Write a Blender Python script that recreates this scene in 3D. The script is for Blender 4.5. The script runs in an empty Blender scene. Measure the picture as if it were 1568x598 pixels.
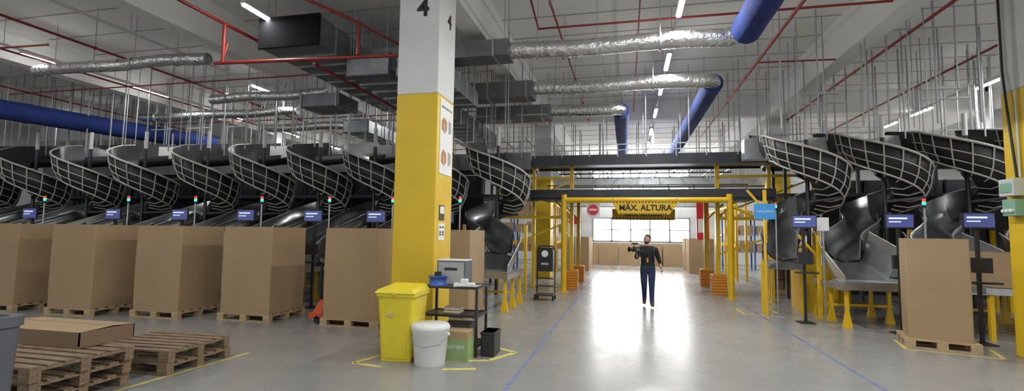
import bpy, math, random
from mathutils import Vector, Matrix
random.seed(4)
S=bpy.context.scene
COL=S.collection
MATS={}
def mat(name,col,rough=.5,metal=0,var=0.0,scale=4,bump=0,emit=0,bscale=None,stretch=None,spec=None):
    m=bpy.data.materials.new(name); m.use_nodes=True
    nt=m.node_tree; b=nt.nodes['Principled BSDF']
    b.inputs['Base Color'].default_value=(*col,1); b.inputs['Roughness'].default_value=rough
    b.inputs['Metallic'].default_value=metal
    if spec is not None: b.inputs['Specular IOR Level'].default_value=spec
    if emit:
        b.inputs['Emission Color'].default_value=(*col,1); b.inputs['Emission Strength'].default_value=emit
    if var or bump:
        tc=nt.nodes.new('ShaderNodeTexCoord'); mp=nt.nodes.new('ShaderNodeMapping')
        nt.links.new(tc.outputs['Object'],mp.inputs['Vector'])
        if stretch: mp.inputs['Scale'].default_value=stretch
    if var:
        n=nt.nodes.new('ShaderNodeTexNoise'); n.inputs['Scale'].default_value=scale; n.inputs['Detail'].default_value=5
        nt.links.new(mp.outputs[0],n.inputs['Vector'])
        r=nt.nodes.new('ShaderNodeValToRGB')
        r.color_ramp.elements[0].position=.3; r.color_ramp.elements[1].position=.7
        r.color_ramp.elements[0].color=(*[max(0,c*(1-var)) for c in col],1)
        r.color_ramp.elements[1].color=(*[min(1,c*(1+var)) for c in col],1)
        nt.links.new(n.outputs['Fac'],r.inputs['Fac']); nt.links.new(r.outputs['Color'],b.inputs['Base Color'])
    if bump:
        n2=nt.nodes.new('ShaderNodeTexNoise'); n2.inputs['Scale'].default_value=bscale or scale*3; n2.inputs['Detail'].default_value=3
        nt.links.new(mp.outputs[0],n2.inputs['Vector'])
        bp=nt.nodes.new('ShaderNodeBump'); bp.inputs['Strength'].default_value=bump; bp.inputs['Distance'].default_value=.03
        nt.links.new(n2.outputs['Fac'],bp.inputs['Height']); nt.links.new(bp.outputs[0],b.inputs['Normal'])
    MATS[name]=m; return m

mat('concrete_ceiling',(.80,.80,.785),.85,var=.05,scale=.6)
mat('beam_white',(.84,.84,.825),.7,var=.04,scale=1)
mat('joint_grey',(.36,.36,.35),.9)
mat('wall_grey',(.66,.67,.67),.8,var=.05,scale=.5)
mat('backdrop_dark',(.03,.032,.035),.7,var=.3,scale=1.5)  # near-black tone for the added backdrop sheets behind the chutes
mat('yellow_paint',(.66,.44,.014),.45,var=.05,scale=3)
mat('yellow_gate',(.76,.47,.008),.38,var=.05)
mat('yellow_plastic',(.72,.58,.03),.4,var=.04)
mat('white_paint',(.62,.62,.61),.6,var=.04,scale=2)
mat('cardboard',(.36,.25,.14),.85,var=.06,scale=1.5,bump=.05,bscale=60)
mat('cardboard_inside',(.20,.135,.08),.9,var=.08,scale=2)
mat('wood',(.43,.31,.175),.8,var=.25,scale=5,stretch=(1,8,8),bump=.15)
mat('wood_old',(.22,.155,.095),.85,var=.45,scale=5,stretch=(1,8,8),bump=.2)
mat('steel',(.42,.43,.44),.3,metal=.92,var=.15,scale=3,bump=.05,bscale=2)
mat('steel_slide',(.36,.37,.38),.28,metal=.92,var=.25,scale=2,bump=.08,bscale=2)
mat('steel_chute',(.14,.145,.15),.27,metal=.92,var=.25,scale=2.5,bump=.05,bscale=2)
mat('steel_dark',(.05,.055,.06),.4,metal=.7,var=.2,scale=2)
mat('galv',(.44,.46,.47),.4,metal=.8,var=.15,scale=5)
mat('rod_grey',(.36,.37,.38),.5,metal=.3)
mat('duct_grey',(.22,.23,.24),.42,metal=.75,var=.18,scale=3)
mat('foil',(.66,.66,.66),.26,metal=1,var=.15,scale=8,bump=1.0,bscale=14)
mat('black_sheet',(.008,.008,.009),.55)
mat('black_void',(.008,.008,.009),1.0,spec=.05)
mat('black_plastic',(.016,.016,.018),.45)
mat('rib_white',(.46,.445,.41),.6,var=.08)
mat('red_pipe',(.25,.022,.014),.45,var=.1)
mat('red_paint',(.55,.07,.015),.4)
mat('red_sign',(.62,.02,.02),.4)
mat('blue_fabric',(.010,.028,.16),.85,var=.2,scale=3,bump=.3,bscale=5)
mat('blue_screen',(.07,.09,.30),.3,emit=.3)
mat('screen_white',(.7,.8,.9),.4,emit=.6)
mat('blue_sign',(.05,.32,.72),.5)
mat('blue_line',(.14,.18,.31),.5,var=.3,scale=6)
mat('blue_rack',(.04,.10,.35),.5,var=.1)
mat('tape_yellow',(.58,.50,.14),.6,var=.25,scale=8)
mat('white_plastic',(.68,.68,.67),.4)
mat('paper',(.76,.76,.75),.8)
mat('grey_plastic',(.10,.105,.12),.55,var=.08)
mat('rubber',(.02,.02,.02),.8)
mat('orange_guard',(.72,.27,.02),.5,var=.06)
mat('green_led',(.02,.8,.35),.4,emit=3)
mat('red_led',(.9,.05,.03),.4,emit=1.0)
mat('tube_glow',(1,1,.98),.5,emit=30)
mat('daylight',(1,1,.99),.5,emit=13)
mat('skin',(.48,.28,.19),.55)
mat('hair',(.018,.012,.01),.8)
mat('shirt_black',(.014,.014,.017),.9,var=.2)
mat('jeans',(.018,.030,.070),.9,var=.25,scale=9)
mat('boots',(.11,.035,.022),.6)
mat('eye',(.02,.015,.012),.2)
mat('lip',(.35,.14,.11),.5)
mat('label_green',(.26,.36,.14),.7)
mat('brown_ink',(.42,.22,.10),.8)
mat('elec_grey',(.50,.53,.53),.5)
mat('elec_green',(.20,.38,.27),.5)

m=bpy.data.materials.new('polished_concrete'); m.use_nodes=True; MATS['polished_concrete']=m
nt=m.node_tree; b=nt.nodes['Principled BSDF']
tc=nt.nodes.new('ShaderNodeTexCoord')
n=nt.nodes.new('ShaderNodeTexNoise'); n.inputs['Scale'].default_value=.55; n.inputs['Detail'].default_value=8; n.inputs['Roughness'].default_value=.65
nt.links.new(tc.outputs['Object'],n.inputs['Vector'])
r=nt.nodes.new('ShaderNodeValToRGB'); r.color_ramp.elements[0].position=.3; r.color_ramp.elements[1].position=.72
r.color_ramp.elements[0].color=(.225,.223,.213,1); r.color_ramp.elements[1].color=(.285,.282,.27,1)
nt.links.new(n.outputs['Fac'],r.inputs['Fac']); nt.links.new(r.outputs['Color'],b.inputs['Base Color'])
n2=nt.nodes.new('ShaderNodeTexNoise'); n2.inputs['Scale'].default_value=1.7; n2.inputs['Detail'].default_value=6
nt.links.new(tc.outputs['Object'],n2.inputs['Vector'])
mr=nt.nodes.new('ShaderNodeMapRange'); mr.inputs['To Min'].default_value=.20; mr.inputs['To Max'].default_value=.34
nt.links.new(n2.outputs['Fac'],mr.inputs['Value']); nt.links.new(mr.outputs[0],b.inputs['Roughness'])

class B:
    def __init__(s): s.v=[];s.f=[];s.mi=[];s.sm=[];s.mats=[]
    def mid(s,m):
        if m not in s.mats: s.mats.append(m)
        return s.mats.index(m)
    def add(s,vs,fs,m,smooth=False,M=None):
        o=len(s.v); k=s.mid(m)
        for p in vs:
            p=Vector(p)
            if M is not None: p=M@p
            s.v.append(p[:])
        for f in fs: s.f.append(tuple(i+o for i in f)); s.mi.append(k); s.sm.append(smooth)
    def box(s,x0,x1,y0,y1,z0,z1,m,M=None):
        vs=[(x0,y0,z0),(x1,y0,z0),(x1,y1,z0),(x0,y1,z0),(x0,y0,z1),(x1,y0,z1),(x1,y1,z1),(x0,y1,z1)]
        s.add(vs,[(0,3,2,1),(4,5,6,7),(0,1,5,4),(1,2,6,5),(2,3,7,6),(3,0,4,7)],m,False,M)
    def bar(s,p0,p1,w,h,m):
        p0=Vector(p0);p1=Vector(p1);t=(p1-p0);L=t.length;t.normalize()
        up=Vector((0,0,1)) if abs(t.z)<.95 else Vector((0,1,0))
        a=t.cross(up).normalized(); u=a.cross(t).normalized()
        M=Matrix((( a.x,t.x,u.x,p0.x),(a.y,t.y,u.y,p0.y),(a.z,t.z,u.z,p0.z),(0,0,0,1)))
        s.box(-w/2,w/2,0,L,-h/2,h/2,m,M)
    def tube(s,path,r,m,n=8,caps=True,smooth=True):
        P=[Vector(p) for p in path]; R=r if isinstance(r,(list,tuple)) else [r]*len(P)
        vs=[];fs=[];a=None
        for i,p in enumerate(P):
            if i==0:t=P[1]-P[0]
            elif i==len(P)-1:t=P[-1]-P[-2]
            else:t=(P[i+1]-P[i]).normalized()+(P[i]-P[i-1]).normalized()
            if t.length<1e-6:t=P[i]-P[i-1]
            if t.length<1e-6:t=Vector((0,0,1))
            t.normalize()
            if a is None:
                up=Vector((0,0,1)) if abs(t.z)<.9 else Vector((0,1,0)); a=t.cross(up).normalized()
            else:
                a=(a-t*a.dot(t)).normalized()
            c=t.cross(a)
            for k in range(n):
                g=2*math.pi*k/n; vs.append(p+(a*math.cos(g)+c*math.sin(g))*R[i])
        for i in range(len(P)-1):
            for k in range(n):
                k2=(k+1)%n; fs.append((i*n+k,i*n+k2,(i+1)*n+k2,(i+1)*n+k))
        s.add(vs,fs,m,smooth)
        if caps:
            s.add(vs[:n],[tuple(range(n))][::1],m); s.add(vs[-n:],[tuple(range(n))],m)
    def cyl(s,p0,p1,r,m,n=12,r2=None): s.tube([p0,p1],[r,r if r2 is None else r2],m,n)
    def quad(s,pts,m): s.add(pts,[tuple(range(len(pts)))],m)
    def ell(s,c,rx,ry,rz,m,n=14,fn=None,M=None):
        vs=[];fs=[];h=n//2+2
        for i in range(h+1):
            th=math.pi*i/h
            for k in range(n):
                ph=2*math.pi*k/n
                d=Vector((math.sin(th)*math.cos(ph),math.sin(th)*math.sin(ph),math.cos(th)))
                p=Vector((d.x*rx,d.y*ry,d.z*rz))
                if fn:p=fn(p,d)
                vs.append(Vector(c)+p)
        for i in range(h):
            for k in range(n): fs.append((i*n+k,(i+1)*n+k,(i+1)*n+(k+1)%n,i*n+(k+1)%n))
        s.add(vs,fs,m,True,M)
    def mesh(s,name):
        me=bpy.data.meshes.new(name); me.from_pydata(s.v,[],s.f)
        for q in s.mats: me.materials.append(MATS[q])
        me.polygons.foreach_set('material_index',s.mi); me.polygons.foreach_set('use_smooth',s.sm)
        me.update(); return me
    def obj(s,name,loc=(0,0,0),rz=0,parent=None,bevel=0): return place(s.mesh(name),name,loc,rz,parent,bevel)
def place(me,name,loc=(0,0,0),rz=0,parent=None,bevel=0):
    o=bpy.data.objects.new(name,me); COL.objects.link(o); o.location=loc; o.rotation_euler=(0,0,rz)
    if parent:o.parent=parent
    if bevel:
        b=o.modifiers.new('bevel','BEVEL'); b.width=bevel; b.segments=2; b.limit_method='ANGLE'; b.angle_limit=math.radians(50)
    return o
def text(body,size,loc,rot,m,parent,name='text',ext=.001,bold=0):
    c=bpy.data.curves.new(name,'FONT'); c.body=body; c.size=size; c.align_x='CENTER'; c.align_y='CENTER'; c.extrude=ext; c.offset=bold
    o=bpy.data.objects.new(name,c); COL.objects.link(o); o.location=loc; o.rotation_euler=rot
    c.materials.append(MATS[m]); o.parent=parent; return o

# ---------------- room shell ----------------
CZ=7.1
b=B(); b.box(-32,26,-8,42,-.2,0,'polished_concrete'); b.obj('floor')
b=B(); b.box(-32,26,-8,42,CZ,CZ+.2,'concrete_ceiling')
y=-7
while y<42:
    b.box(-32,26,y,y+.035,CZ-.012,CZ-.001,'joint_grey'); y+=1.25
b.obj('ceiling')
b=B(); b.box(-32,-31.8,-8,42,0,CZ,'wall_grey'); b.obj('wall_left')
b=B(); b.box(25.8,26,-8,42,0,CZ,'wall_grey'); b.obj('wall_right')
YB=34
b=B()
b.box(-31.8,-2.2,YB,YB+.2,0,CZ,'wall_grey'); b.box(4.0,25.8,YB,YB+.2,0,CZ,'wall_grey')
b.box(-2.2,4.0,YB,YB+.2,0,1.3,'wall_grey'); b.box(-2.2,4.0,YB,YB+.2,2.9,4.6,'wall_grey'); b.box(-2.2,4.0,YB,YB+.2,6.1,CZ,'wall_grey')
b.obj('wall_back')
for k,(z0,z1) in enumerate(((1.3,2.9),(4.6,6.1))):
    b=B(); b.box(-2.2,4.0,YB+.1,YB+.13,z0,z1,'daylight')
    for i in range(6):
        x=-2.2+i*1.24; b.box(x-.05,x+.05,YB-.02,YB+.09,z0,z1,'rod_grey')
    b.box(-2.2,4.0,YB-.02,YB+.09,z0,z0+.08,'rod_grey'); b.box(-2.2,4.0,YB-.02,YB+.09,z1-.08,z1,'rod_grey')
    b.box(-2.2,4.0,YB-.02,YB+.09,(z0+z1)/2-.03,(z0+z1)/2+.03,'rod_grey')
    b.obj('window_%d'%(k+1))
for i,x in enumerate((-23,-16.4,-9.85,-3.35,5.35,12.5,19)):
    b=B(); b.box(x-.22,x+.22,-8,34,6.2,CZ,'beam_white'); b.box(x-.3,x+.3,-8,34,6.9,CZ-.002,'beam_white')
    b.obj('ceiling_beam')
b=B(); b.box(-31,25,20.2,20.6,6.35,CZ,'beam_white'); b.obj('ceiling_beam')

def pillar(x0,x1,y0,y1,zy,name='pillar'):
    b=B(); b.box(x0,x1,y0,y1,0,zy,'yellow_paint'); b.box(x0,x1,y0,y1,zy,CZ-.001,'white_paint')
    return b.obj(name,bevel=.015)
p1=pillar(-3.73,-3.0,7.5,8.27,4.03)
text('4',.42,(-3.3,7.495,5.48),(math.pi/2,0,0),'black_plastic',p1,'number_front',bold=.012)
text('4',.36,(-2.995,7.95,5.4),(math.pi/2,0,math.pi/2),'black_plastic',p1,'number_side',bold=.01)
p2=pillar(5.78,6.5,8.5,9.25,4.05)
text('4',.4,(5.775,9.0,5.85),(math.pi/2,0,-math.pi/2),'black_plastic',p2,'number_side',bold=.01)
b=B(); b.tube([(5.74,9.12,7),(5.74,9.12,4.4),(5.72,9.05,3.9),(5.74,8.95,2.7)],.018,'black_plastic'); b.tube([(5.75,8.9,7),(5.75,8.9,2.7)],.015,'elec_grey'); b.obj('electrical_conduit')
b=B(); b.box(5.62,5.775,8.85,9.15,2.42,2.68,'elec_grey'); b.box(5.61,5.63,8.88,9.12,2.47,2.62,'elec_green'); b.box(5.64,5.775,8.87,9.13,2.12,2.37,'elec_green')
for i in range(3): b.cyl((5.605,8.92+i*.08,2.2),(5.64,8.92+i*.08,2.2),.025,'paper')
b.obj('electrical_socket_box',bevel=.01)
pillar(-3.7,-3.0,20.0,20.75,4.03); pillar(5.2,5.9,20.0,20.75,4.03); pillar(-10.2,-9.5,20,20.75,4.03); pillar(12.2,12.9,20,20.75,4.03)
pillar(-16.8,-16.1,20,20.75,4.03)
b=B(); b.box(-3.0,-2.99,7.62,8.2,2.72,3.98,'paper')
for (yy,zz) in ((7.8,3.55),(7.8,3.0)):
    b.add([(-2.988,yy-.12,zz-.08),(-2.988,yy+.02,zz-.14),(-2.988,yy+.12,zz-.06),(-2.988,yy+.12,zz+.08),(-2.988,yy-.02,zz+.14),(-2.988,yy-.12,zz+.06)],[(0,1,2,3,4,5)],'brown_ink'); b.box(-2.988,-2.985,yy-.005,yy+.01,zz-.12,zz+.02,'paper')
    b.add([(-2.988,yy+.2,zz-.12),(-2.988,yy+.33,zz-.08),(-2.988,yy+.33,zz+.1),(-2.988,yy+.2,zz+.13)],[(0,1,2,3)],'joint_grey')
po=b.obj('instruction_poster')
text('ORIENTACIÓN DE CAJA',.045,(-2.986,7.9,3.85),(math.pi/2,0,math.pi/2),'black_plastic',po,'lettering')
b=B(); b.box(-3.0,-2.99,7.68,7.9,1.95,2.2,'black_plastic'); b.box(-2.99,-2.987,7.7,7.88,2.06,2.18,'paper')
b.box(-3.0,-2.99,7.66,7.92,1.62,1.9,'paper')
for i in range(5):
    for j in range(5):
        if (i*3+j*7+i*j)%3: b.box(-2.99,-2.987,7.69+i*.04,7.72+i*.04,1.66+j*.04,1.69+j*.04,'black_plastic')
b.obj('notice_sign')

# floor markings
b=B()
for x in (-1.33,2.92): b.box(x-.022,x+.022,-6,32,.0005,.003,'blue_line')
b.obj('floor_line_blue')
b=B()
def tp(x0,y0,x1,y1,w=.05):
    d=Vector((x1-x0,y1-y0,0)); L=d.length; a=math.atan2(d.y,d.x)
    b.box(0,L,-w/2,w/2,.0006,.0035,'tape_yellow',Matrix.Translation((x0,y0,0))@Matrix.Rotation(a,4,'Z'))
tp(-5.25,6.2,-5.45,2.9); 
tp(-3.55,6.12,-3.1,6.05,.08);tp(-3.55,6.12,-3.4,6.6,.08)
tp(-1.85,6.75,-1.6,7.3,.08);tp(-2.4,6.55,-1.85,6.75,.08);tp(-1.6,7.3,-1.9,7.5,.08)
tp(-2.3,6.15,-1.9,6.3,.08)
tp(2.6,12.3,3.4,12.3);tp(2.6,12.3,2.6,13.2);tp(2.6,13.2,3.4,13.2);tp(3.4,12.3,3.4,13.2)
tp(4.35,9.3,5.45,8.95);tp(5.45,8.95,5.7,9.7);tp(4.35,9.3,4.55,10.1)
b.obj('floor_marking_tape')

# ---------------- lights ----------------
tub=B(); tub.box(-.045,.045,-.6,.6,-.02,.02,'tube_glow'); tub.box(-.055,.055,-.63,.63,.02,.08,'white_paint'); tubm=tub.mesh('fluorescent_light')
rows={1.05:[1,4,7,9.7,13.1,15.5,18.6,22,25,28.4,31],-7.4:[1,4.5,8.7,12.2,14.5,18,21.5,25,28.5],-15.3:[3,7,10,13.0,16.4,20,23.5,27],10.1:[2,6,9.5,13,16.5,19.9,22.1,25.5,29],-22.5:[4,10,16,22],17.5:[4,9,14,19,24,29],-11.3:[13.5,19,24]}
for x,ys in rows.items():
    b=B(); b.box(x-.02,x+.02,-6,33,6.28,6.34,'white_paint')
    for k in range(14): b.cyl((x,-5+k*2.8,6.34),(x,-5+k*2.8,CZ),.008,'galv',6)
    b.obj('lighting_trunking')
    for y in ys:
        place(tubm,'fluorescent_light',(x,y,6.2))
        L=bpy.data.lights.new('tube_light','AREA'); L.shape='RECTANGLE'; L.size=.09; L.size_y=1.2
        L.energy=118 if x>-5 else 60; L.color=(.99,1,.985)
        if x<-10: L.energy=32
        if x==1.05 and y>20: L.energy=290
        o=bpy.data.objects.new('tube_light',L); COL.objects.link(o); o.location=(x,y,6.17)
W=bpy.data.worlds.new('World'); S.world=W; W.use_nodes=True
W.node_tree.nodes['Background'].inputs[0].default_value=(.95,.98,1,1); W.node_tree.nodes['Background'].inputs[1].default_value=.9

# ---------------- ducts ----------------
def foil(x0,x1,y,z,r=.2,elbow=None):
    b=B(); path=[];R=[]
    n=int((x1-x0)/.055)
    for i in range(n+1):
        x=x0+(x1-x0)*i/n; path.append((x,y+.015*math.sin(x*3),z+.02*math.sin(x*2.1))); R.append(r*(1+(.05 if i%2 else -.03)+random.uniform(-.03,.03)))
    if elbow:
        for k in range(1,9):
            a=math.pi/2*k/8; path.append((x1+.3*math.sin(a),y+elbow*.3*(1-math.cos(a)),z)); R.append(r*(1+(.06 if k%2 else -.02)))
    b.tube(path,R,'foil',16)
    x=x0+.6
    while x<x1: b.tube([(x-.02,y,z),(x+.02,y,z)],r*1.1,'galv',16); b.cyl((x,y,z+r),(x,y,CZ),.008,'galv',6); x+=1.3
    return b.obj('flexible_duct')
foil(-2.5,2.0,10.5,5.78,.18,-1); foil(-2.5,1.95,13.4,5.78,.18,1); foil(-2.4,-.45,16,5.78,.19,1)
foil(-15.2,-9.8,9.7,5.85,.14); foil(-12.5,-8.5,12.6,5.75,.14); foil(-17,-10.6,14.2,5.7,.14); foil(-14,-10,16.5,5.7,.15)
def blue(p0,p1,r):
    b=B(); p0=Vector(p0);p1=Vector(p1);n=40
    b.tube([p0.lerp(p1,i/n) for i in range(n+1)],[r*(1+.012*math.sin(i*1.7)+(.02 if i%6==0 else 0)) for i in range(n+1)],'blue_fabric',24)
    d=(p1-p0)
    for i in range(1,8):
        p=p0+d*i/8; b.cyl(p+Vector((0,0,r)),(p.x,p.y,CZ),.007,'galv',6)
    b.obj('textile_air_duct')
blue((2.3,10.2,5.78),(2.35,1.0,5.78),.28); blue((2.25,13.7,5.78),(2.25,26,5.78),.25); blue((-.15,16.3,5.78),(-.15,30,5.78),.25)
blue((-18.9,9,5.25),(-16.6,17,5.25),.30)
def rect(x0,x1,y0,y1,z0,z1,name='rectangular_duct',openm=None,ax='y'):
    b=B(); b.box(x0,x1,y0,y1,z0,z1,'duct_grey')
    if ax=='y':
        y=y0+.02
        while y<y1: b.box(x0-.03,x1+.03,y,y+.04,z0-.03,z1+.03,'galv' if y>y0+.5 else 'steel_dark'); y+=.6
    else:
        x=x0
        while x<x1: b.box(x,x+.04,y0-.03,y1+.03,z0-.03,z1+.03,'galv'); x+=1.1
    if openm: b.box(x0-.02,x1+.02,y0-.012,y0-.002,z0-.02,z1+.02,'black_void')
    for (xx,yy) in ((x0+.1,y0+.1),(x1-.1,y0+.1),(x0+.1,y1-.1),(x1-.1,y1-.1)): b.cyl((xx,yy,z1),(xx,yy,CZ),.01,'galv',6)
    b.obj(name)
rect(-7.6,-6.2,8.8,14.5,5.6,6.22,openm=1)
rect(-6.0,-5.0,9.6,19,5.15,5.6); rect(-5.9,-4.9,11.8,14.8,5.75,6.15)
rect(-6.15,-2.5,10.2,10.8,5.62,5.98,ax='x'); rect(-4.9,-2.5,13.1,13.7,5.5,5.95,ax='x'); rect(-4.9,-2.4,15.7,16.3,5.5,5.95,ax='x')
rect(-8.9,-7.7,12,13,5.2,5.55,ax='x')
rect(-9.4,-8.5,15,19,5.1,5.5); rect(-4.6,-3.7,9.2,12,4.95,5.35)

# sprinkler pipes
b=B(); Z=6.1
def rp(pts,r=.03): b.tube(pts,r*.85,'red_pipe',8)
def rj(x,y,z,r=.045): b.ell((x,y,z),r,r,r,'red_pipe',8)
rp([(-8.3,2,Z),(-8.3,19,Z)],.045); rp([(-8.3,8.6,Z),(-8.3,8.6,5.25)],.045); rp([(-8.5,8.6,5.25),(-4.2,8.9,5.25)],.045); rp([(-8.3,8.6,5.25),(-8.3,8.7,5.7)])
rp([(-7.3,3,5.9),(-5.2,8.7,5.9),(-5.2,8.7,5.25)],.045); rp([(-5.2,8.7,5.9),(-4.3,11,5.7)]); rp([(-6.4,9,5.25),(-6.4,19,5.25)],.04)
rp([(-12.6,2,Z),(-12.6,20,Z)],.035); rp([(-18,8.4,Z-.1),(-13.2,8.6,Z-.1)]); rp([(-15,4,Z),(-15,20,Z)],.03);rp([(-19,6,Z),(-19,20,Z)],.03)
rp([(-20,12,Z),(-4,12,Z)],.025); rp([(-20,16.8,Z),(-4,16.8,Z)],.025)
rp([(-1.9,9.5,6.6),(-1.9,10.6,6.3),(5.0,10.6,6.3)],.03); rp([(-1.45,3,Z+.2),(-1.45,20,Z+.2)],.03); rp([(-1.45,11.5,6.3),(-1.45,11.5,5.9)])
rp([(3.2,3,Z),(3.2,24,Z)],.04); rp([(3.2,13.2,Z),(5,13.3,Z)],.025)
rp([(5.85,3,6.1),(5.85,24,6.1)],.04); rp([(8.1,3,Z),(8.1,26,Z)],.035); rp([(5.9,9.7,6.15),(8.2,9.7,6.15)])
rp([(.3,3,6.7),(.3,30,6.7)],.022)
for x in (-8.3,-12.6,3.2,5.85,8.1,-1.45):
    for k in range(7):
        y=4+k*2.6; rj(x,y,Z if x!=-1.45 else 6.3); b.cyl((x,y,Z),(x,y,CZ),.008,'galv',6)
b.obj('sprinkler_pipework')

# hanger rods
b=B()
random.seed(11)
def rods(xa,xb,ya,yb,n,zlo=4.3):
    for i in range(n):
        x=random.uniform(xa,xb);y=random.uniform(ya,yb)
        b.cyl((x,y,zlo+random.uniform(-.1,.5)),(x,y,CZ),.013,'rod_grey',5)
x=-24
while x<-2.4:
    for y in (12.8,14.4,15.75,17.5): 
        xx=x+random.uniform(-.2,.2); b.bar((xx,y,4.2),(xx,y,CZ),.03,.03,'rod_grey')
    b.bar((x,15.75,4.85),(x,17.5,4.85),.04,.04,'rod_grey')
    if int(x*2)%3==0: b.bar((x,14.4,5.3),(x+.9,14.4,5.3),.04,.04,'rod_grey')
    x+=.8
x=3.4
while x<14:
    for y in (12.6,14.4,15.75,17.2):
        xx=x+random.uniform(-.2,.2); b.bar((xx,y,4.3),(xx,y,CZ),.03,.03,'rod_grey')
    if int(x*3)%4==0: b.bar((x,13.4,5.3),(x+.8,13.4,5.3),.04,.06,'rod_grey'); b.bar((x,13.4,5.05),(x+1.0,13.4,5.05),.04,.04,'rod_grey')
    x+=.85
x=-2
while x<3.3:
    for y in (16,18.5): b.cyl((x,y,4.5),(x,y,CZ),.012,'rod_grey',5)
    x+=1.3
rods(-22,-3,12,18,80); rods(4,13,10.5,18,45)
b.obj('ceiling_hanger_rods')

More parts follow.
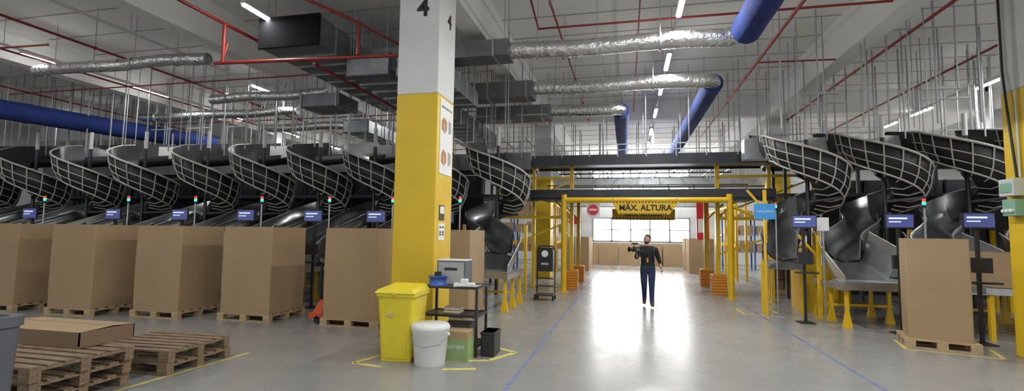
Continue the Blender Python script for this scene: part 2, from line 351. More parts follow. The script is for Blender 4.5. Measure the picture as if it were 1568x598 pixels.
# ---------------- spiral chutes ----------------
def spiral(drift,name,table=True,ext=1.55):
    b=B(); Z0=3.68; H=.74
    def zz(t): return Z0-.56*t if t<2 else Z0-1.12-.36*(t-2)
    def fr(t):
        if t<0: return Vector((0,-t*1.2,0)),Vector((-1,0,0)),Z0-t*.25,H,.35
        if t<=4:
            a=math.pi+t*math.pi/2; h=H if t<2.8 else H-(t-2.8)*.18
            return Vector((0,0,0)),Vector((math.cos(a),math.sin(a),0)),zz(t),h,.35
        u=(t-4); e=u*u*(3-2*u) if u<1 else 1
        return Vector((drift*e,-u*ext,0)),Vector((-1,0,0)),zz(4)-.62*u,.5,.5
    def prof(t,off=0):
        o,d,z,h,hi=fr(t); o=o+Vector((0,0,z))
        P=[(.18-off,hi),(.22-off,.06-off),(.5,-off),(.74+off,.08-off),(.86+off,h*.42),(.93+off,h)]
        return [o+d*r+Vector((0,0,q)) for r,q in P]
    ts=[-1.6+i*.1 for i in range(0,17)]+[i*.1 for i in range(1,41)]+[4+i*.125 for i in range(1,9)]
    vs=[]
    for t in ts:
        vs+=prof(t,0)+prof(t,.02)[::-1]
    fi=[];fo=[];fl=[]
    for i in range(len(ts)-1):
        for k in range(12):
            k2=(k+1)%12; f=(i*12+k,i*12+k2,(i+1)*12+k2,(i+1)*12+k)
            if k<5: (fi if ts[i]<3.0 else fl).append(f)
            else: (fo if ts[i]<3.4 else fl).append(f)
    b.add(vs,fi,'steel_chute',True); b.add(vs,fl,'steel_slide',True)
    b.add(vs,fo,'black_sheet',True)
    def op(t,f,e=.035):
        P=prof(t,e)
        if f<.42: return P[3].lerp(P[4],f/.42)
        return P[4].lerp(P[5],(f-.42)/.58)
    tr=[i*.12 for i in range(-3,26)]
    for f,rr in ((0,.024),(.3,.014),(.62,.016),(1,.03)):
        b.tube([op(t,f) for t in tr],rr,'rib_white',6)
    for t in [i*.25 for i in range(-1,12)]:
        P=prof(t,.035); b.tube([P[5],P[4],P[3],P[2].lerp(P[3],.3)],.018,'rib_white',6)
    for t in [1.25+i*.25 for i in range(6)]:
        P=prof(t,.035); b.tube([P[3],P[2],P[1]],.015,'rib_white',6)
    tr=[4+i*.125 for i in range(9)]
    b.tube([prof(t,.03)[5] for t in tr],.018,'galv',6); b.tube([prof(t,.03)[0] for t in tr],.018,'galv',6)
    b.cyl((0,0,0),(0,0,4.3),.05,'steel_dark',12); b.cyl((0,0,4.3),(0,0,4.85),.055,'white_paint',12)
    for t in (0.6,1.6,2.6,3.4):
        P=prof(t,.05); b.bar((0,0,P[2].z-.06),(P[3].x,P[3].y,P[3].z-.06),.05,.06,'steel_dark')
    cx=-.54+drift
    def slab(pts,m='steel',th=.02):
        P=[Vector(p) for p in pts]; n=(P[1]-P[0]).cross(P[2]-P[0]).normalized()*th
        Q=[p+n for p in P]; k=len(P)
        b.add(P+Q,[tuple(range(k)),tuple(range(2*k-1,k-1,-1))]+[(i,(i+1)%k,(i+1)%k+k,i+k) for i in range(k)],m)
    y0,y1,y2=.1-ext,-.8-ext,-1.6-ext
    w0,w1=.48,.60
    if table:
        slab([(cx-w0+.1,y0,1.26),(cx+w0-.1,y0,1.26),(cx+w1-.1,y1,.86),(cx-w1+.1,y1,.86)])
        for sg in (-1,1):
            slab([(cx+sg*(w0-.1),y0,1.2),(cx+sg*(w0+.08),y0,1.9),(cx+sg*(w1+.12),y1,1.55),(cx+sg*(w1-.1),y1,.86)])
            slab([(cx+sg*(w1-.1),y1,.86),(cx+sg*(w1+.12),y1,1.55),(cx+sg*(w1+.02),y2,1.02),(cx+sg*(w1-.0),y2,.86)])
            b.tube([(cx+sg*(w0+.08),y0,1.9),(cx+sg*(w1+.12),y1,1.55),(cx+sg*(w1+.02),y2,1.02)],.016,'galv',6)
        b.box(cx-w1,cx+w1,y2,y1,.80,.86,'steel')
        b.box(cx-w1-.03,cx+w1+.03,y2-.04,y2,.74,.90,'steel')
        b.box(cx-w1-.03,cx-w1,y2,y0,.72,.84,'steel'); b.box(cx+w1,cx+w1+.03,y2,y0,.72,.84,'steel')
        for k in range(7): b.cyl((cx-w1+.02,y2+.06+k*.1,.875),(cx+w1-.02,y2+.06+k*.1,.875),.022,'galv',8)
        for sx in (-1,1):
            for yy in (y2+.12,y1+.1,y0):
                x=cx+sx*(w1-.06)
                b.bar((x,yy,0.02),(x,yy,.74),.06,.06,'yellow_gate')
                b.add([(x-.08,yy-.05,0),(x+.08,yy-.05,0),(x+.03,yy-.03,.3),(x-.03,yy-.03,.3),(x-.08,yy+.05,0),(x+.08,yy+.05,0),(x+.03,yy+.03,.3),(x-.03,yy+.03,.3)],
                  [(0,1,2,3),(5,4,7,6),(4,0,3,7),(1,5,6,2),(0,4,5,1),(3,2,6,7)],'yellow_gate')
        b.bar((cx-w1,y1+.1,.35),(cx+w1,y1+.1,.35),.05,.05,'yellow_gate')
    else:
        slab([(cx-w0+.1,y0,1.22),(cx+w0-.1,y0,1.22),(cx+w0-.1,y0-.5,1.05),(cx-w0+.1,y0-.5,1.05)])
        for sg in (-1,1): b.bar((cx+sg*.4,y0-.1,0),(cx+sg*.4,y0-.1,1.2),.07,.07,'yellow_gate')
    for sx in (-.75,.75):
        b.bar((sx,.5,0),(sx,.5,2.0),.08,.08,'yellow_gate')
    b.bar((-.75,.5,1.5),(.75,.5,1.5),.06,.06,'yellow_gate')
    return b.mesh(name)
mL0=spiral(1.0,'spiral_chute'); mL=spiral(-.3,'spiral_chute'); mR=spiral(-1.0,'spiral_chute'); mR0=spiral(-.55,'spiral_chute',False)
LX=[-3.65,-5.5,-7.4,-9.15,-11.0,-12.9,-15.1,-17.1,-19.1,-21.1]
def yl(x): return 13.95+.1*(x+3.6)
for i,x in enumerate(LX): place(mL0 if i==0 else mL,'spiral_chute',(x,yl(x),0))
for i,x in enumerate((4.58,6.32,8.1,9.9,11.7)): place(mR0 if i==0 else mR,'spiral_chute',(x,14.2,0))

def sorter(xa,xb,ya,name='sorting_conveyor'):
    b=B()
    b.box(xa,xb,ya,ya+1.3,3.95,4.2,'steel_dark'); b.box(xa,xb,ya-.06,ya,3.85,4.4,'duct_grey'); b.box(xa,xb,ya+1.3,ya+1.36,3.85,4.4,'duct_grey')
    x=xa
    while x<xb-.4:
        b.box(x,x+.5,ya+.1,ya+1.2,4.2,4.26,'black_plastic')
        x+=.55
    x=xa+.3
    while x<xb:
        b.bar((x,ya+.05,0),(x,ya+.05,3.9),.08,.08,'steel_dark'); b.bar((x,ya+1.25,0),(x,ya+1.25,3.9),.08,.08,'steel_dark')
        b.bar((x,ya-.05,2.0),(min(x+1.9,xb),ya-.05,3.8),.05,.05,'steel_dark')
        x+=1.9
    b.box(xa,xb,ya-.4,ya+1.7,2.9,3.0,'steel_dark')
    for z in (4.55,4.75): b.bar((xa,ya-.1,z),(xb,ya-.1,z),.03,.03,'rod_grey')
    x=xa+.2
    while x<xb: b.bar((x,ya-.1,4.3),(x,ya-.1,4.78),.03,.03,'rod_grey'); x+=1.2
    b.obj(name)
sorter(-24,-3.05,15.9); sorter(4.25,14,15.9)
dm=B(); dm.add([(-.5,0,4.0),(.5,0,4.25),(.5,0,4.5),(-.5,0,4.55),(-.5,.03,4.0),(.5,.03,4.25),(.5,.03,4.5),(-.5,.03,4.55)],[(0,1,2,3),(7,6,5,4),(0,4,5,1),(1,5,6,2),(2,6,7,3),(3,7,4,0)],'white_paint')
dm.bar((0,.05,4.5),(0,.05,5.0),.04,.04,'galv'); dme=dm.mesh('sheet_metal_guard')
for x in (LX[2],LX[4],LX[6],5.5,7.3): place(dme,'sheet_metal_guard',(x-.1,yl(x)+.98 if x<0 else 15.2,0))
b=B(); b.box(-26,-5.2,17.9,18.0,0,3.9,'backdrop_dark');  # added dark sheet, stands in for the dim clutter behind the left chutes
for k in range(18): b.bar((-25+k*1.1,17.85,0),(-25+k*1.1,17.85,3.9),.06,.06,'steel_dark')
b.obj('dark_backdrop_left')
b=B(); b.box(6.2,15,17.9,18.0,0,3.6,'backdrop_dark')  # same added dark backdrop on the right side, no real partition
for k in range(8): b.bar((6.3+k*1.1,17.85,0),(6.3+k*1.1,17.85,3.6),.06,.06,'steel_dark')
b.obj('dark_backdrop_right')

# mezzanine bridge
b=B()
b.box(-3,4.2,15.6,19.4,2.98,3.1,'steel_dark'); b.box(-3,4.2,15.55,15.6,2.9,3.15,'steel_dark')
b.box(-3,4.2,15.9,17.2,4.0,4.2,'steel_dark'); b.box(-3,4.2,15.84,15.9,3.95,4.28,'steel_dark'); b.box(-3,4.2,17.2,17.26,3.95,4.3,'steel_dark')
for z in (4.42,4.6): b.bar((-3,15.85,z),(4.2,15.85,z),.03,.03,'rod_grey')
for k in range(9): b.bar((-2.9+k*.88,15.85,4.2),(-2.9+k*.88,15.85,4.62),.03,.03,'rod_grey')
for z in (3.35,3.6,): b.bar((-3,18.9,z),(4.2,18.9,z),.03,.03,'steel_dark')
for k in range(9): b.bar((-2.9+k*.88,18.9,3.1),(-2.9+k*.88,18.9,3.62),.03,.03,'steel_dark')
b.bar((-3,15.7,2.86),(4.2,15.7,2.86),.08,.10,'steel_dark')
for x in (-1.75,2.75):
    for y in (16.4,18.8):
        b.bar((x,y,0),(x,y,4.0 if y<17 else 2.95),.12,.12,'yellow_gate')
        b.bar((x,y,2.3),(x-.6 if x<0 else x+.6,y,2.9),.06,.06,'yellow_gate')
for x in (-3.0,-4.2,4.2,5.4):
    b.bar((x,16.3,0),(x,16.3,3.9),.1,.1,'yellow_gate'); 
for (x0,x1) in ((-4.2,-1.75),(2.75,5.4)):
    b.bar((x0,16.3,2.3),(x1,16.3,2.3),.08,.1,'yellow_gate'); b.bar((x0,16.3,3.6),(x1,16.3,3.6),.06,.08,'yellow_gate')
    b.bar((x0,16.3,1.2),(x1,16.3,2.2),.05,.05,'yellow_gate'); b.bar((x0,16.3,2.4),(x1,16.3,3.5),.05,.05,'yellow_gate')
b.box(3.3,4.5,15.2,15.6,3.95,4.55,'galv')
b.obj('mezzanine_bridge')
def conv(y,z,x0=-5,x1=7):
    b=B(); b.box(x0,x1,y,y+1.0,z,z+.12,'duct_grey'); b.box(x0,x1,y-.04,y,z-.08,z+.25,'galv'); b.box(x0,x1,y+1,y+1.04,z-.08,z+.25,'galv')
    x=x0+.4
    while x<x1: b.bar((x,y+.05,z),(x,y+.05,CZ),.04,.04,'rod_grey'); b.bar((x,y+.95,z),(x,y+.95,CZ),.04,.04,'rod_grey'); b.cyl((x,y,z+.14),(x,y+1,z+.14),.04,'galv'); x+=1.15
    b.obj('overhead_conveyor')
conv(22,3.95); conv(25.2,4.35); conv(31.5,3.6)
b=B()
for k in range(11):
    b.bar((-3+k*.72,20.9,4.55),(-3+k*.72,24.5,4.55),.05,.05,'steel_dark')
for y in (20.9,22.7,24.5): b.bar((-3,y,4.5),(4.4,y,4.5),.06,.06,'steel_dark')
for x in (-3,0.5,4.4):
    for y in (20.9,24.5): b.bar((x,y,4.5),(x,y,CZ),.03,.03,'steel_dark')
b.obj('overhead_cable_tray')
g=B()
for k in range(7): 
    z=.0+k*.085; g.box(-.22,.22,-.22,.22,z,z+.07,'orange_guard'); g.box(-.19,.19,-.19,.19,z+.07,z+.085,'orange_guard')
gm=g.mesh('column_guard')
for x in (-1.75,2.75):
    for y in (16.4,18.8): place(gm,'column_guard',(x,y,0),bevel=.02)

# gate
b=B(); r=.085
xl,xr,yg,zg=-1.86,2.88,15.18,2.84
b.tube([(xl,yg,0),(xl,yg,zg+.12)],r,'yellow_gate',20); b.tube([(xr,yg,0),(xr,yg,zg+.12)],r,'yellow_gate',20)
b.tube([(xl,yg,zg-.05),(xr,yg,zg-.05)],r*.95,'yellow_gate',20)
for x in (xl,xr): b.box(x-.14,x+.14,yg-.14,yg+.14,0,.02,'yellow_gate')
b.tube([(xr,yg,zg-.2),(xr+1.2,yg+.2,2.1)],.04,'yellow_gate')
b.obj('height_restriction_gate')
gt=B()
def ban(yy):
    P=[(-.42,yy,2.74),(1.5,yy,2.74),(1.22,yy,2.36),(-.22,yy,2.36)]
    gt.add([p for p in P]+[(p[0],yy+.01,p[2]) for p in P],[(0,1,2,3),(7,6,5,4),(0,4,5,1),(1,5,6,2),(2,6,7,3),(3,7,4,0)],'yellow_gate')
ban(yg-.12)
n=20
for k in range(n):
    for (za,xa0,xa1) in ((2.70,-.40,1.46),(2.365,-.2,1.16)):
        x=xa0+(xa1-xa0)*k/n; w=(xa1-xa0)/n*.5
        gt.add([(x,yg-.124,za),(x+w,yg-.124,za),(x+w+.02,yg-.124,za+.035),(x+.02,yg-.124,za+.035)],[(0,1,2,3)],'black_plastic')
for x in (-.38,1.44): gt.tube([(x,yg-.115,2.73),(x,yg-.1,2.88)],.008,'galv',6)
o=gt.obj('height_limit_banner')
text('MÁX. ALTURA',.235,(.54,yg-.126,2.55),(math.pi/2,0,0),'black_plastic',o,'lettering',bold=.007)
gt=B(); yb=18.6
gt.box(-.5,1.7,yb,yb+.01,2.3,2.7,'yellow_gate')
for k in range(18): gt.box(-.5+k*.122,-.44+k*.122,yb-.004,yb,2.32,2.37,'black_plastic')
for x in (-.4,1.6): gt.cyl((x,yb,2.7),(x,yb,2.98),.008,'galv',6)
o=gt.obj('height_limit_banner')
text('MÁX. ALTURA',.2,(.6,yb-.006,2.5),(math.pi/2,0,0),'black_plastic',o,'lettering',bold=.006)
b=B(); b.cyl((-.98,yg+.03,2.50),(-.98,yg+.0,2.50),.16,'red_sign',28); b.box(-1.09,-.87,yg-.006,yg-.001,2.475,2.525,'paper'); b.cyl((-.98,yg+.04,2.6),(-.98,yg+.04,2.8),.01,'galv')
b.box(-1.18,-.78,yg+.03,yg+.045,2.25,2.70,'paper')
b.obj('no_entry_sign')

# ---------------- pallets & boxes ----------------
def pallet(wx,wy,m='wood',nb=6):
    b=B()
    for i in range(nb):
        w=.1 if nb>5 else .12; y=-wy/2+(wy-w)*i/(nb-1); b.box(-wx/2,wx/2,y,y+w,.122,.144,m)
    for x in (-wx/2,-.07,wx/2-.14):
        b.box(x,x+.14,-wy/2,wy/2,.1,.122,m)
        for y in (-wy/2,-.05,wy/2-.1): b.box(x,x+.14,y,y+.1,.022,.1,m)
    for y in (-wy/2,-.05,wy/2-.1): b.box(-wx/2,wx/2,y,y+.1,0,.022,m)
    return b.mesh('pallet')
def gaylord(wx,wy,h,name='cardboard_box'):
    b=B(); c=.015
    pts=[(-wx/2+c,-wy/2),(wx/2-c,-wy/2),(wx/2,-wy/2+c),(wx/2,wy/2-c),(wx/2-c,wy/2),(-wx/2+c,wy/2),(-wx/2,wy/2-c),(-wx/2,-wy/2+c)]
    lv=[0,h*.33,h*.66,h]; vs=[]
    for i,z in enumerate(lv):
        s=1+(.012 if 0<i<3 else 0)
        vs+=[(x*s,y*s,z) for x,y in pts]
    fs=[(i*8+k,i*8+(k+1)%8,(i+1)*8+(k+1)%8,(i+1)*8+k) for i in range(3) for k in range(8)]
    fs.append(tuple(range(7,-1,-1)))
    b.add(vs,fs,'cardboard')
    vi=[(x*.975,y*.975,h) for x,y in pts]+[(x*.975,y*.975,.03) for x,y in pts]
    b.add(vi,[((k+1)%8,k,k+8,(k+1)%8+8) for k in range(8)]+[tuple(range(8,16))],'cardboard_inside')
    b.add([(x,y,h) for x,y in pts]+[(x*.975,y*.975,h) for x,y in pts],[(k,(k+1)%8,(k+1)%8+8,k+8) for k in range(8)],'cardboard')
    return b.mesh(name)
pm=pallet(1.15,1.1); gm1=gaylord(1.08,1.05,1.66)
for (xr_,yf,rz) in ((-12.3,7.75,.03),(-10.3,7.78,.02),(-8.48,8.05,0),(-6.62,8.26,.02),(-4.4,8.3,-.02),(-14.3,7.6,0),(-3.1,9.7,0)):
    c=(xr_-.54,yf+.53)
    place(pm,'pallet',(c[0],c[1],0),rz); place(gm1,'cardboard_box',(c[0],c[1],.145),rz)
pm2=pallet(.95,.85); gm2=gaylord(.80,.66,1.62)
place(pm2,'pallet',(4.99,9.72,0),-.3); place(gm2,'cardboard_box',(4.99,9.72,.145),-.3)
gm3=gaylord(1.2,.9,.62); place(gm3,'cardboard_box',(6.95,10.9,.92),-.1)
b=B(); b.box(-.9,.9,-.4,.4,.8,.91,'galv')
for x in(-.8,.8):
    for y in (-.33,.33): b.bar((x,y,0),(x,y,.8),.07,.07,'yellow_gate')
b.obj('work_table',(7.05,10.85,0))
gm4=gaylord(1.15,1.0,1.25)
for k in range(6): place(gm4,'cardboard_box',(-2.2+k*1.2,30.0,0),random.uniform(-.03,.03))
gm5=gaylord(1.1,1.3,1.62)
place(gm5,'cardboard_box',(-2.3,24.8,0)); place(gm5,'cardboard_box',(-2.35,26.8,0)); place(gm5,'cardboard_box',(3.4,25.2,0)); place(gm5,'cardboard_box',(3.45,27.2,0))
b=B()
for k in range(6):
    for j in range(2): b.box(-.42+j*.43,-.01+j*.43,-.4,.4,.15+k*.3,.43+k*.3,'cardboard_inside')
b.box(-.45,.45,-.45,.45,0.0,.14,'wood'); b.obj('wrapped_pallet_load',(4.75,17.4,0),0,bevel=.01)
b=B(); b.box(3.0,3.5,23.0,23.05,1.6,3.2,'red_sign'); b.box(3.05,3.45,22.98,23.0,1.9,2.5,'paper'); b.bar((3.25,23.03,0),(3.25,23.03,1.6),.05,.05,'galv'); b.obj('notice_board')
b=B(); b.box(-2.5,-1.9,22.0,22.05,1.7,2.9,'paper'); b.box(-2.45,-1.95,21.98,22.0,2.2,2.5,'red_sign'); b.bar((-2.2,22.03,0),(-2.2,22.03,1.7),.05,.05,'galv'); b.obj('notice_board')
b=B()
for x in (-3.2,-2.95,4.25,4.6):
    for y in (21.2,23.5,28): b.bar((x,y,0),(x,y,3.1),.08,.08,'yellow_gate')
for x in (-2.95,4.25):
    for z in (1.4,3.0): b.bar((x,21.2,z),(x,28,z),.08,.1,'yellow_gate')
b.obj('yellow_storage_frame')
def rack(x0,y0,n=3):
    b=B()
    for i in range(n+1):
        for dy in (0,.8): b.bar((x0+i*1.6,y0+dy,0),(x0+i*1.6,y0+dy,3.0),.07,.07,'blue_rack')
    for z in (.9,1.8,2.7):
        b.box(x0,x0+n*1.6,y0,y0+.8,z,z+.06,'galv')
        for i in range(n*2): b.box(x0+.12+i*.8,x0+.75+i*.8,y0+.1,y0+.7,z+.06,z+.06+random.uniform(.3,.6),'cardboard')
    b.obj('storage_rack')
rack(5.0,28.5); rack(-8.2,28.5); rack(-8.6,24)

# foreground-left pallet stacks
pw=pallet(1.2,1.0,'wood_old',7)
for k in range(2): place(pw,'pallet',(-5.93-.02*k,5.45,.001+.1455*k),.02+.03*k)
for k in range(3): place(pw,'pallet',(-6.05+.03*k,4.1,.001+.1455*k),.05-.03*k)
b=B(); w,d,h=1.45,.62,.17
b.box(-w/2,w/2,-d/2,d/2,0,.02,'cardboard_inside'); 
for a in ((-w/2,w/2,-d/2,-d/2+.012),(-w/2,w/2,d/2-.012,d/2),(-w/2,-w/2+.012,-d/2,d/2),(w/2-.012,w/2,-d/2,d/2)): b.box(a[0],a[1],a[2],a[3],.02,h,'cardboard_inside')
b.add([(-w/2,-d/2,h),(w/2,-d/2,h),(w/2,.05,h+.015),(-w/2,.05,h+.015)],[(0,1,2,3)],'cardboard'); b.add([(-w/2,.06,h+.015),(w/2,.06,h+.015),(w/2,d/2,h),(-w/2,d/2,h)],[(0,1,2,3)],'cardboard')
b.obj('cardboard_carton',(-6.5,4.6,.44),.0)
b=B()
def taper(cx,cy,w0,d0,w1,d1,z0,z1,m,c=.08,wall=.03):
    def ring(w,d,z):
        o=[]
        for sx,sy,a0 in ((1,1,0),(-1,1,90),(-1,-1,180),(1,-1,270)):
            for k in range(4):
                a=math.radians(a0+k*30); o.append((cx+sx*(w/2-c)+c*math.cos(a),cy+sy*(d/2-c)+c*math.sin(a),z))
        return o
    n=16; vs=ring(w0,d0,z0)+ring(w1,d1,z1)+ring(w1-2*wall,d1-2*wall,z1)+ring(w0-2*wall,d0-2*wall,z0+wall)
    fs=[tuple(range(n-1,-1,-1))]+[(i*n+k,i*n+(k+1)%n,(i+1)*n+(k+1)%n,(i+1)*n+k) for i in range(3) for k in range(n)]+[tuple(range(3*n,4*n))]
    b.add(vs,fs,m)
taper(0,0,.84,.66,.9,.72,0,1.0,'grey_plastic'); taper(0,0,.94,.76,.94,.76,.96,1.04,'grey_plastic',.1,.06)
b.obj('grey_waste_container',(-5.17,2.73,0))

b=B()
taper(0,0,.44,.48,.53,.6,.04,.90,'yellow_plastic',.06,.03); taper(0,0,.57,.64,.57,.64,.87,.92,'yellow_plastic',.06,.03)
b.add([(-.29,-.34,.92),(.29,-.34,.92),(.29,.32,.92),(-.29,.32,.92),(-.25,-.3,.97),(.25,-.3,.97),(.23,.27,1.01),(-.23,.27,1.01)],[(0,3,2,1),(4,5,6,7),(0,1,5,4),(1,2,6,5),(2,3,7,6),(3,0,4,7)],'yellow_plastic')
b.cyl((-.26,.35,.95),(.26,.35,.95),.022,'yellow_plastic')
for x in (-.2,.2): b.box(x-.02,x+.02,.3,.36,.90,.97,'yellow_plastic')
for x in (-.24,.24): b.cyl((x-.03,.26,.1),(x+.03,.26,.1),.1,'rubber',20)
b.box(-.21,.21,-.23,.2,.0,.05,'yellow_plastic'); b.box(-.04,.04,-.35,-.32,.90,.94,'yellow_plastic')
b.box(-.12,-.02,-.295,-.275,.6,.66,'tape_yellow')
for x in (-.15,0,.15): b.box(x-.012,x+.012,-.262,-.225,.1,.5,'yellow_plastic')
b.obj('wheelie_bin',(-3.06,6.56,0),.05,bevel=.008)
b=B()
b.tube([(0,0,0),(0,0,.02),(0,0,.42),(0,0,.44),(0,0,.47)],[.2,.205,.24,.255,.255],'white_plastic',32)
b.tube([(0,0,.47),(0,0,.50),(0,0,.53),(0,0,.535)],[.262,.262,.24,.001],'white_plastic',32,caps=False)
b.tube([(-.25,0,.40),(-.2,-.16,.3),(0,-.25,.26),(.2,-.16,.3),(.25,0,.40)],.006,'galv',6)
for x in (-.25,.25): b.ell((x,0,.40),.03,.03,.03,'white_plastic',8)
b.obj('white_plastic_bucket',(-2.57,6.38,0))
b=B()
x0,x1,y0,y1=-.40,.40,-.25,.25
for x in (x0,x1):
    for y in (y0,y1): b.bar((x,y,0),(x,y,.97),.035,.035,'black_plastic')
for z in (.96,.56,.14):
    for y in (y0,y1): b.bar((x0,y,z),(x1,y,z),.03,.035,'black_plastic')
    for x in (x0,x1): b.bar((x,y0,z),(x,y1,z),.03,.035,'black_plastic')
    b.box(x0,x1,y0,y1,z-.012,z+.005,'steel_dark' if z<.9 else 'joint_grey')
b.obj('shelf_trolley',(-2.48,7.12,0))
b=B(); b.box(-.22,.22,-.17,.17,0,.36,'grey_plastic'); b.box(-.2,.2,-.18,-.17,.02,.34,'joint_grey'); b.box(-.1,.1,-.185,-.18,.22,.26,'black_plastic'); b.box(-.22,.22,-.17,.17,.36,.375,'white_plastic'); b.obj('label_printer',(-2.54,7.22,.97),bevel=.01)
b=B(); b.tube([(0,0,0),(0,0,.015),(0,0,.016),(0,0,.12),(0,0,.121),(0,0,.14)],[.14,.14,.12,.12,.14,.14],'blue_rack',24); b.cyl((0,0,.14),(0,0,.2),.05,'black_plastic'); b.obj('cable_reel',(-2.72,6.98,.97))
b=B(); b.box(-.15,.15,-.1,.1,0,.05,'white_plastic'); b.box(-.05,.05,-.08,.06,.05,.11,'white_plastic'); b.obj('tape_dispenser',(-2.3,6.97,.97),.2,bevel=.01)
b=B(); b.box(-.17,.17,-.14,.14,0,.4,'cardboard'); b.box(-.172,.172,-.142,.142,.0,.3,'label_green'); 
o=b.obj('small_carton',(-2.28,6.72,0.0),0); text('spirape',.09,(0,-.146,.2),(math.pi/2,0,0),'paper',o,'lettering')
b=B(); b.box(-.1,.1,-.18,.18,0,.34,'black_plastic'); b.box(-.11,.11,-.19,.19,.30,.34,'black_plastic'); b.obj('black_crate',(-1.93,7.12,0),bevel=.01)
b=B()
for k in range(5): b.box(-.12,.12,-.1,.1,k*.02,k*.02+.016,'paper' if k%2 else 'wood')
b.obj('label_stack',(-2.5,7.1,.567))
b=B(); b.box(-.2,.2,-.15,.15,0,.28,'grey_plastic'); b.box(-.17,.17,-.152,-.15,.05,.2,'black_plastic'); b.obj('storage_crate',(-2.42,7.15,.147),bevel=.01)

b=B()
b.box(-.16,.16,-.3,.3,.09,.2,'red_paint')
b.add([(-.1,-.26,.2),(.1,-.26,.2),(.1,.26,.2),(-.1,.26,.2),(-.06,-.1,.42),(.06,-.1,.42),(.06,.1,.42),(-.06,.1,.42)],[(4,5,6,7),(0,1,5,4),(1,2,6,5),(2,3,7,6),(3,0,4,7)],'red_paint')
b.cyl((-.02,0,.2),(-.02,0,.5),.045,'steel_dark')
for y in (-.06,.06): b.cyl((-.14,y-.03,.09),(-.14,y+.03,.09),.09,'paper',20)
for y in (-.28,.28): b.cyl((.02,y-.02,.07),(.02,y+.02,.07),.07,'rubber',16)
b.tube([(-.1,0,.3),(-.12,0,.8),(-.12,0,1.12)],.03,'black_plastic',10)
b.tube([(-.12,0,1.1),(-.12,-.09,1.14),(-.13,-.14,1.24),(-.13,-.08,1.29),(-.13,.08,1.29),(-.13,.14,1.24),(-.12,.09,1.14),(-.12,0,1.1)],.024,'black_plastic',8)
b.box(-.15,-.09,-.06,.06,1.12,1.2,'joint_grey')
for y in (-.2,.2): b.box(.1,1.2,y-.07,y+.07,.06,.09,'red_paint')
b.obj('pallet_jack',(-5.72,8.75,0),0,bevel=.006)

b=B()
for x in (-.24,.24):
    b.tube([(x,-.2,.1),(x,.1,.15),(x,.15,1.3),(x*.8,.1,1.42)],.018,'black_plastic')
    for y in (-.2,.2): b.cyl((x-.02,y,.06),(x+.02,y,.06),.06,'rubber',14)
b.tube([(-.2,.1,1.42),(.2,.1,1.42)],.018,'black_plastic'); b.box(-.26,.26,-.3,.2,.12,.15,'black_plastic')
b.box(-.2,.2,-.1,.14,.75,1.38,'black_plastic'); b.cyl((0,-.105,1.22),(0,-.12,1.22),.09,'paper',18); b.box(-.1,.1,-.11,-.1,.92,.98,'joint_grey')
for z in (.35,.55): b.box(-.25,.25,-.12,.12,z,z+.02,'steel_dark')
b.obj('equipment_cart',(-2.13,13.35,0),bevel=.004)

mo=B(); mo.bar((0,.0,0),(0,0,1.95),.05,.05,'black_plastic'); mo.box(-.15,.15,-.15,.15,0,.02,'black_plastic')
mo.box(-.235,.235,-.08,-.04,1.95,2.22,'black_plastic'); mo.box(-.22,.22,-.084,-.08,1.97,2.20,'blue_screen'); mo.box(-.18,.12,-.087,-.084,2.12,2.15,'screen_white'); mo.box(-.18,.02,-.087,-.084,2.06,2.08,'screen_white'); mo.box(-.03,.03,-.04,0,1.9,2.1,'black_plastic')
mo.box(-.14,.14,-.12,-.03,1.2,1.45,'black_plastic'); mo.box(-.2,.2,-.25,-.05,1.02,1.05,'black_plastic')
mom=mo.mesh('monitor_stand')
st=B(); st.cyl((0,0,0),(0,0,2.35),.018,'galv',8); st.cyl((0,0,2.35),(0,0,2.41),.032,'black_plastic'); st.cyl((0,0,2.41),(0,0,2.47),.03,'green_led'); st.cyl((0,0,2.47),(0,0,2.53),.03,'red_led'); st.cyl((0,0,2.53),(0,0,2.56),.032,'black_plastic'); st.box(-.1,.1,-.1,.1,0,.02,'galv')
stm=st.mesh('signal_tower_light')
for (x,y) in ((-3.9,10.3),(-5.5,10.3),(-7.0,10.15),(-8.72,10.05),(-10.5,9.95),(-12.4,9.85),(-14.9,9.7),(-17.5,9.5)):
    place(mom,'monitor_stand',(x,y,0)); place(stm,'signal_tower_light',(x+.36,y,0))
place(mom,'monitor_stand',(3.6,11.5,0)); place(mom,'monitor_stand',(4.98,10.75,0)); place(mom,'monitor_stand',(5.85,10.1,0))
for (x,y) in ((3.3,12.3),(5.6,11.1),(7.4,11.6)): place(stm,'signal_tower_light',(x,y,0))
b=B(); b.box(-.22,.22,0,.02,2.15,2.5,'blue_sign'); b.bar((0,.03,0),(0,.03,2.2),.04,.04,'yellow_gate'); o=b.obj('blue_hanging_sign',(3.05,12.2,0)); text('zona piedra',.075,(0,-.004,2.33),(math.pi/2,0,0),'paper',o,'lettering')
b=B(); b.box(-.11,.11,0,.01,1.9,2.18,'paper'); b.bar((0,.03,0),(0,.03,2.0),.03,.03,'galv'); b.obj('paper_sign',(4.05,11.7,0))
b=B(); b.box(-.3,.3,-.35,.35,.0,1.1,'yellow_gate'); b.box(-.27,.27,-.36,-.35,.05,1.05,'yellow_paint'); b.box(.2,.24,-.38,-.36,.5,.65,'black_plastic'); b.obj('yellow_cabinet',(4.35,13.6,0),bevel=.01)
b=B(); b.box(-.3,.3,-.3,.3,0,.9,'yellow_gate'); b.box(-.27,.27,-.31,-.3,.05,.85,'yellow_paint'); b.obj('yellow_cabinet',(5.5,15.3,0),bevel=.01)
b=B()
for (x,y,z) in ((3.3,13.2,2.9),(4.15,12.3,1.8)):
    b.bar((x,y,0),(x,y,z),.07,.07,'yellow_gate'); b.box(x-.1,x+.1,y-.1,y+.1,0,.02,'yellow_gate'); b.bar((x,y,z-.5),(x-.4,y,z),.05,.05,'yellow_gate')
b.obj('chute_support_frame')

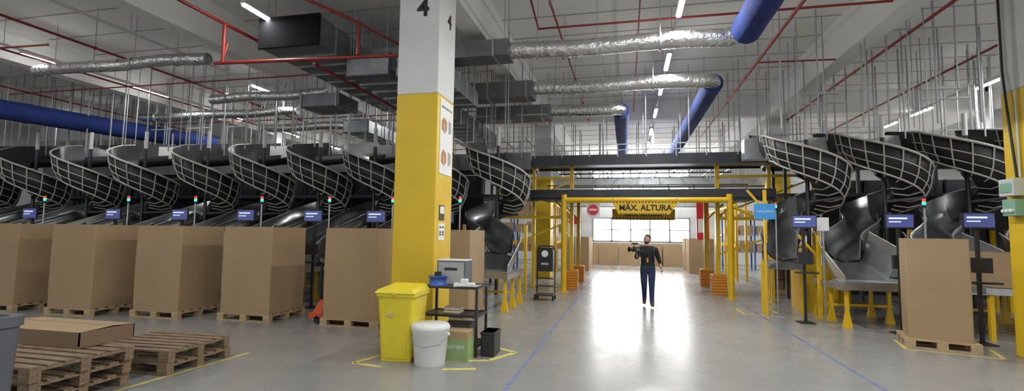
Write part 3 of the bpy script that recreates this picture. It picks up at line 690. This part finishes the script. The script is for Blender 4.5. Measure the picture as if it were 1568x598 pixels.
# ---------------- person (walking towards the viewer, camera in right hand) ----------------
PX,PY=.52,13.0
person=bpy.data.objects.new('man_with_camera',None); COL.objects.link(person); person.location=(PX,PY,0)
def skinmesh(name,verts,edges,radii,root,lvl=2):
    me=bpy.data.meshes.new(name+'_sk'); me.from_pydata(verts,edges,[]); o=bpy.data.objects.new(name+'_tmp',me); COL.objects.link(o)
    md=o.modifiers.new('Skin','SKIN'); md.use_smooth_shade=True
    sv=me.skin_vertices[0].data
    for i,r in enumerate(radii):
        sv[i].radius=r if isinstance(r,tuple) else (r,r); sv[i].use_root=(i==root)
    ss=o.modifiers.new('Sub','SUBSURF'); ss.levels=lvl; ss.render_levels=lvl
    bpy.context.view_layer.update(); dg=bpy.context.evaluated_depsgraph_get()
    m2=bpy.data.meshes.new_from_object(o.evaluated_get(dg)); m2.name=name
    bpy.data.objects.remove(o); 
    for p in m2.polygons:p.use_smooth=True
    return m2
V=[(0,0,.95),(0,0,1.08),(-.005,-.015,1.27),(-.01,0,1.41),(-.01,-.01,1.50),(-.015,-.02,1.57),
 (.195,.01,1.39),(.275,.07,1.14),(.335,-.03,.92),
 (-.205,-.02,1.41),(-.285,-.06,1.17),(-.22,-.29,1.28),
 (.095,0,.87),(.09,-.10,.50),(.085,-.20,.10),(.10,-.37,.05),
 (-.095,0,.87),(-.09,.0,.50),(-.075,.19,.13),(-.09,.05,.045),(.085,-.16,.05),(-.075,.23,.09)]
E=[(0,1),(1,2),(2,3),(3,4),(4,5),(3,6),(6,7),(7,8),(3,9),(9,10),(10,11),(0,12),(12,13),(13,14),(14,15),(0,16),(16,17),(17,18),(18,19),(14,20),(18,21)]
R=[(.17,.125),(.165,.125),(.195,.14),(.15,.105),(.062,.062),(.055,.058),.08,.055,.034,.08,.055,.034,.112,.078,.055,.046,.112,.078,.055,.046,.045,.045]
me=skinmesh('body',V,E,R,0)
for q in ('shirt_black','jeans','boots','skin'): me.materials.append(MATS[q])
for p in me.polygons:
    c=p.center
    k=0
    if c.z<.12 or (c.z<.16 and c.y>.1):k=2
    elif c.z<.96 and abs(c.x)<.24:k=1
    elif c.z>1.485 and abs(c.x)<.1:k=3
    elif c.x>.2 and c.z<1.05:k=3
    elif c.x<-.1 and c.y<-.19 and c.z>1.1:k=3
    p.material_index=k
bo=place(me,'body',parent=person)
def hand(wr,d,side,palm,curl,name):
    wr=Vector(wr);d=Vector(d).normalized();side=Vector(side).normalized();palm=Vector(palm).normalized()
    vs=[wr,wr+d*.05,wr+d*.085];ed=[(0,1),(1,2)];ra=[(.028,.022),(.038,.018),(.038,.015)]
    for j,(o,l) in enumerate(((-.03,.07),(-.01,.08),(.011,.075),(.03,.058))):
        base=len(vs); p=wr+d*.075+side*o; vs.append(p); ra.append(.009)
        for s_,fr_ in enumerate((.45,.3,.25)):
            dd=(Matrix.Rotation(curl*(.5+.4*s_),3,d.cross(palm))@d); p=p+dd*l*fr_*1.15; vs.append(p); ra.append(.0085-.001*s_)
            ed.append((base+s_,base+s_+1))
    base=len(vs); p=wr+d*.03-side*.022; vs.append(p);ra.append(.012)
    for s_ in range(3):
        p=p+(d*.7-side*.6+palm*(.3+.2*s_)).normalized()*.028; vs.append(p); ra.append(.010-.001*s_); ed.append((base+s_,base+s_+1))
    me=bpy.data.meshes.new(name); me.from_pydata([v[:] for v in vs],ed,[]); o=bpy.data.objects.new(name,me); COL.objects.link(o); o.parent=person
    md=o.modifiers.new('Skin','SKIN'); md.use_smooth_shade=True
    sv=me.skin_vertices[0].data
    roots={0,3,7,11,15,19}
    for i,r in enumerate(ra): sv[i].radius=r if isinstance(r,tuple) else (r,r); sv[i].use_root=(i in roots)
    ss=o.modifiers.new('Sub','SUBSURF'); ss.levels=1; ss.render_levels=1
    me.materials.append(MATS['skin'])
hand((.335,-.03,.935),(.08,-.35,-1),(0,-1,.25),(-1,0,0),.5,'left_hand')
hand((-.22,-.28,1.275),(-.1,-.9,.25),(0,.3,.95),(-1,0,0),1.1,'right_hand')
hb=B(); HC=Vector((-.012,-.03,1.648)); Rh=Matrix.Translation(HC)@Matrix.Rotation(math.radians(-45),4,'Z')
def hf(p,d):
    q=p.copy()
    if d.z<0: q.x*=1-.28*abs(d.z); q.y*=1-.12*abs(d.z)
    if d.y<-.7 and -.55<d.z<-.0 : q.y-=.006
    if d.y<-.5 and d.z<-.6: q.y-=.02
    if d.y>.3 and d.z>-.2: q.y+=.012
    return q
hb.ell((0,0,0),.078,.096,.118,'skin',24,hf,Rh)
hb.add([(-.009,-.088,.015),(.009,-.088,.015),(.016,-.086,-.028),(-.016,-.086,-.028),(0,-.118,-.022),(0,-.094,.018)],[(0,3,4,5),(5,4,2,1),(3,2,4)],'skin',True,Rh)
for sx in (-1,1):
    hb.ell((sx*.03,-.087,.012),.013,.007,.007,'white_plastic',10,None,Rh); hb.ell((sx*.03,-.093,.012),.006,.004,.006,'eye',8,None,Rh)
    hb.box(sx*.03-.018,sx*.03+.018,-.098,-.089,.026,.032,'hair',Rh)
    hb.ell((sx*.079,.005,-.002),.01,.02,.032,'skin',10,None,Rh)
hb.ell((0,-.087,-.052),.023,.007,.007,'lip',10,None,Rh)
hb.obj('head',parent=person)
hh=B()
def hairf(p,d):
    q=p.copy()
    if d.y<-.2 and d.z<.55: q*=.84
    if d.z<-.15 : q*=.84
    q.y+=.010
    return q
hh.ell((0,.004,.012),.085,.104,.120,'hair',24,hairf,Rh)
def bf(p,d):
    return p*(1.0 if (d.y<.15 and d.z<.1) else .8)
hh.ell((0,-.012,-.055),.062,.083,.06,'hair',18,bf,Rh)
hh.obj('hair_and_beard',parent=person)
g=B()
g.box(-.03,.01,-.163,-.147,1.08,1.19,'orange_guard')
for sx in (-1,1):
    g.tube([(sx*.075,-.07,1.47),(sx*.04,-.15,1.32),(-.01,-.16,1.18)],.005,'rubber',6)
    g.tube([(sx*.13,.06,1.47),(sx*.135,-.08,1.46),(sx*.14,-.15,1.3),(sx*.15,-.10,1.12)],.02,'black_plastic',8)
g.box(-.16,.16,.12,.26,1.05,1.45,'black_plastic'); g.box(-.165,.165,-.12,.12,.95,.985,'black_plastic')
g.obj('backpack_and_badge',parent=person,bevel=.004)
c=B()
c.box(-.14,.09,-.06,.06,0,.12,'black_plastic'); c.cyl((-.14,0,.06),(-.21,0,.06),.042,'black_plastic',18); c.cyl((-.21,0,.06),(-.26,0,.06),.052,'black_plastic',18,.062)
c.cyl((-.261,0,.06),(-.262,0,.06),.05,'eye',18)
c.tube([(-.12,0,.12),(-.12,0,.18),(.06,0,.18),(.06,0,.12)],.012,'black_plastic'); c.cyl((-.18,.0,.2),(-.02,0,.2),.016,'black_plastic'); c.box(.09,.14,-.03,.05,.02,.09,'black_plastic')
c.box(-.02,.05,-.03,.03,-.12,0,'black_plastic'); c.box(-.1,.02,-.075,-.06,.02,.1,'grey_plastic'); c.box(.0,.02,-.15,-.06,.05,.11,'black_plastic')
c.obj('video_camera',(PX-.23,PY-.38,1.345),.45,bevel=.004)

# ---------------- camera ----------------
yaw=math.radians(13.0);pit=math.radians(4.36);rol=.0145
f=Vector((-math.sin(yaw)*math.cos(pit),math.cos(yaw)*math.cos(pit),math.sin(pit)))
r0=Vector((math.cos(yaw),math.sin(yaw),0)); u0=r0.cross(f)
cr=r0*math.cos(rol)+u0*math.sin(rol); cu=-r0*math.sin(rol)+u0*math.cos(rol)
cd=bpy.data.cameras.new('Camera'); co=bpy.data.objects.new('Camera',cd); COL.objects.link(co)
co.matrix_world=Matrix(((cr.x,cu.x,-f.x,0),(cr.y,cu.y,-f.y,0),(cr.z,cu.z,-f.z,1.75),(0,0,0,1)))
cd.lens=36*760/1568; cd.sensor_width=36; cd.clip_end=200; cd.clip_start=.05
S.camera=co
S.view_settings.view_transform='Standard'
S.view_settings.exposure=0.04
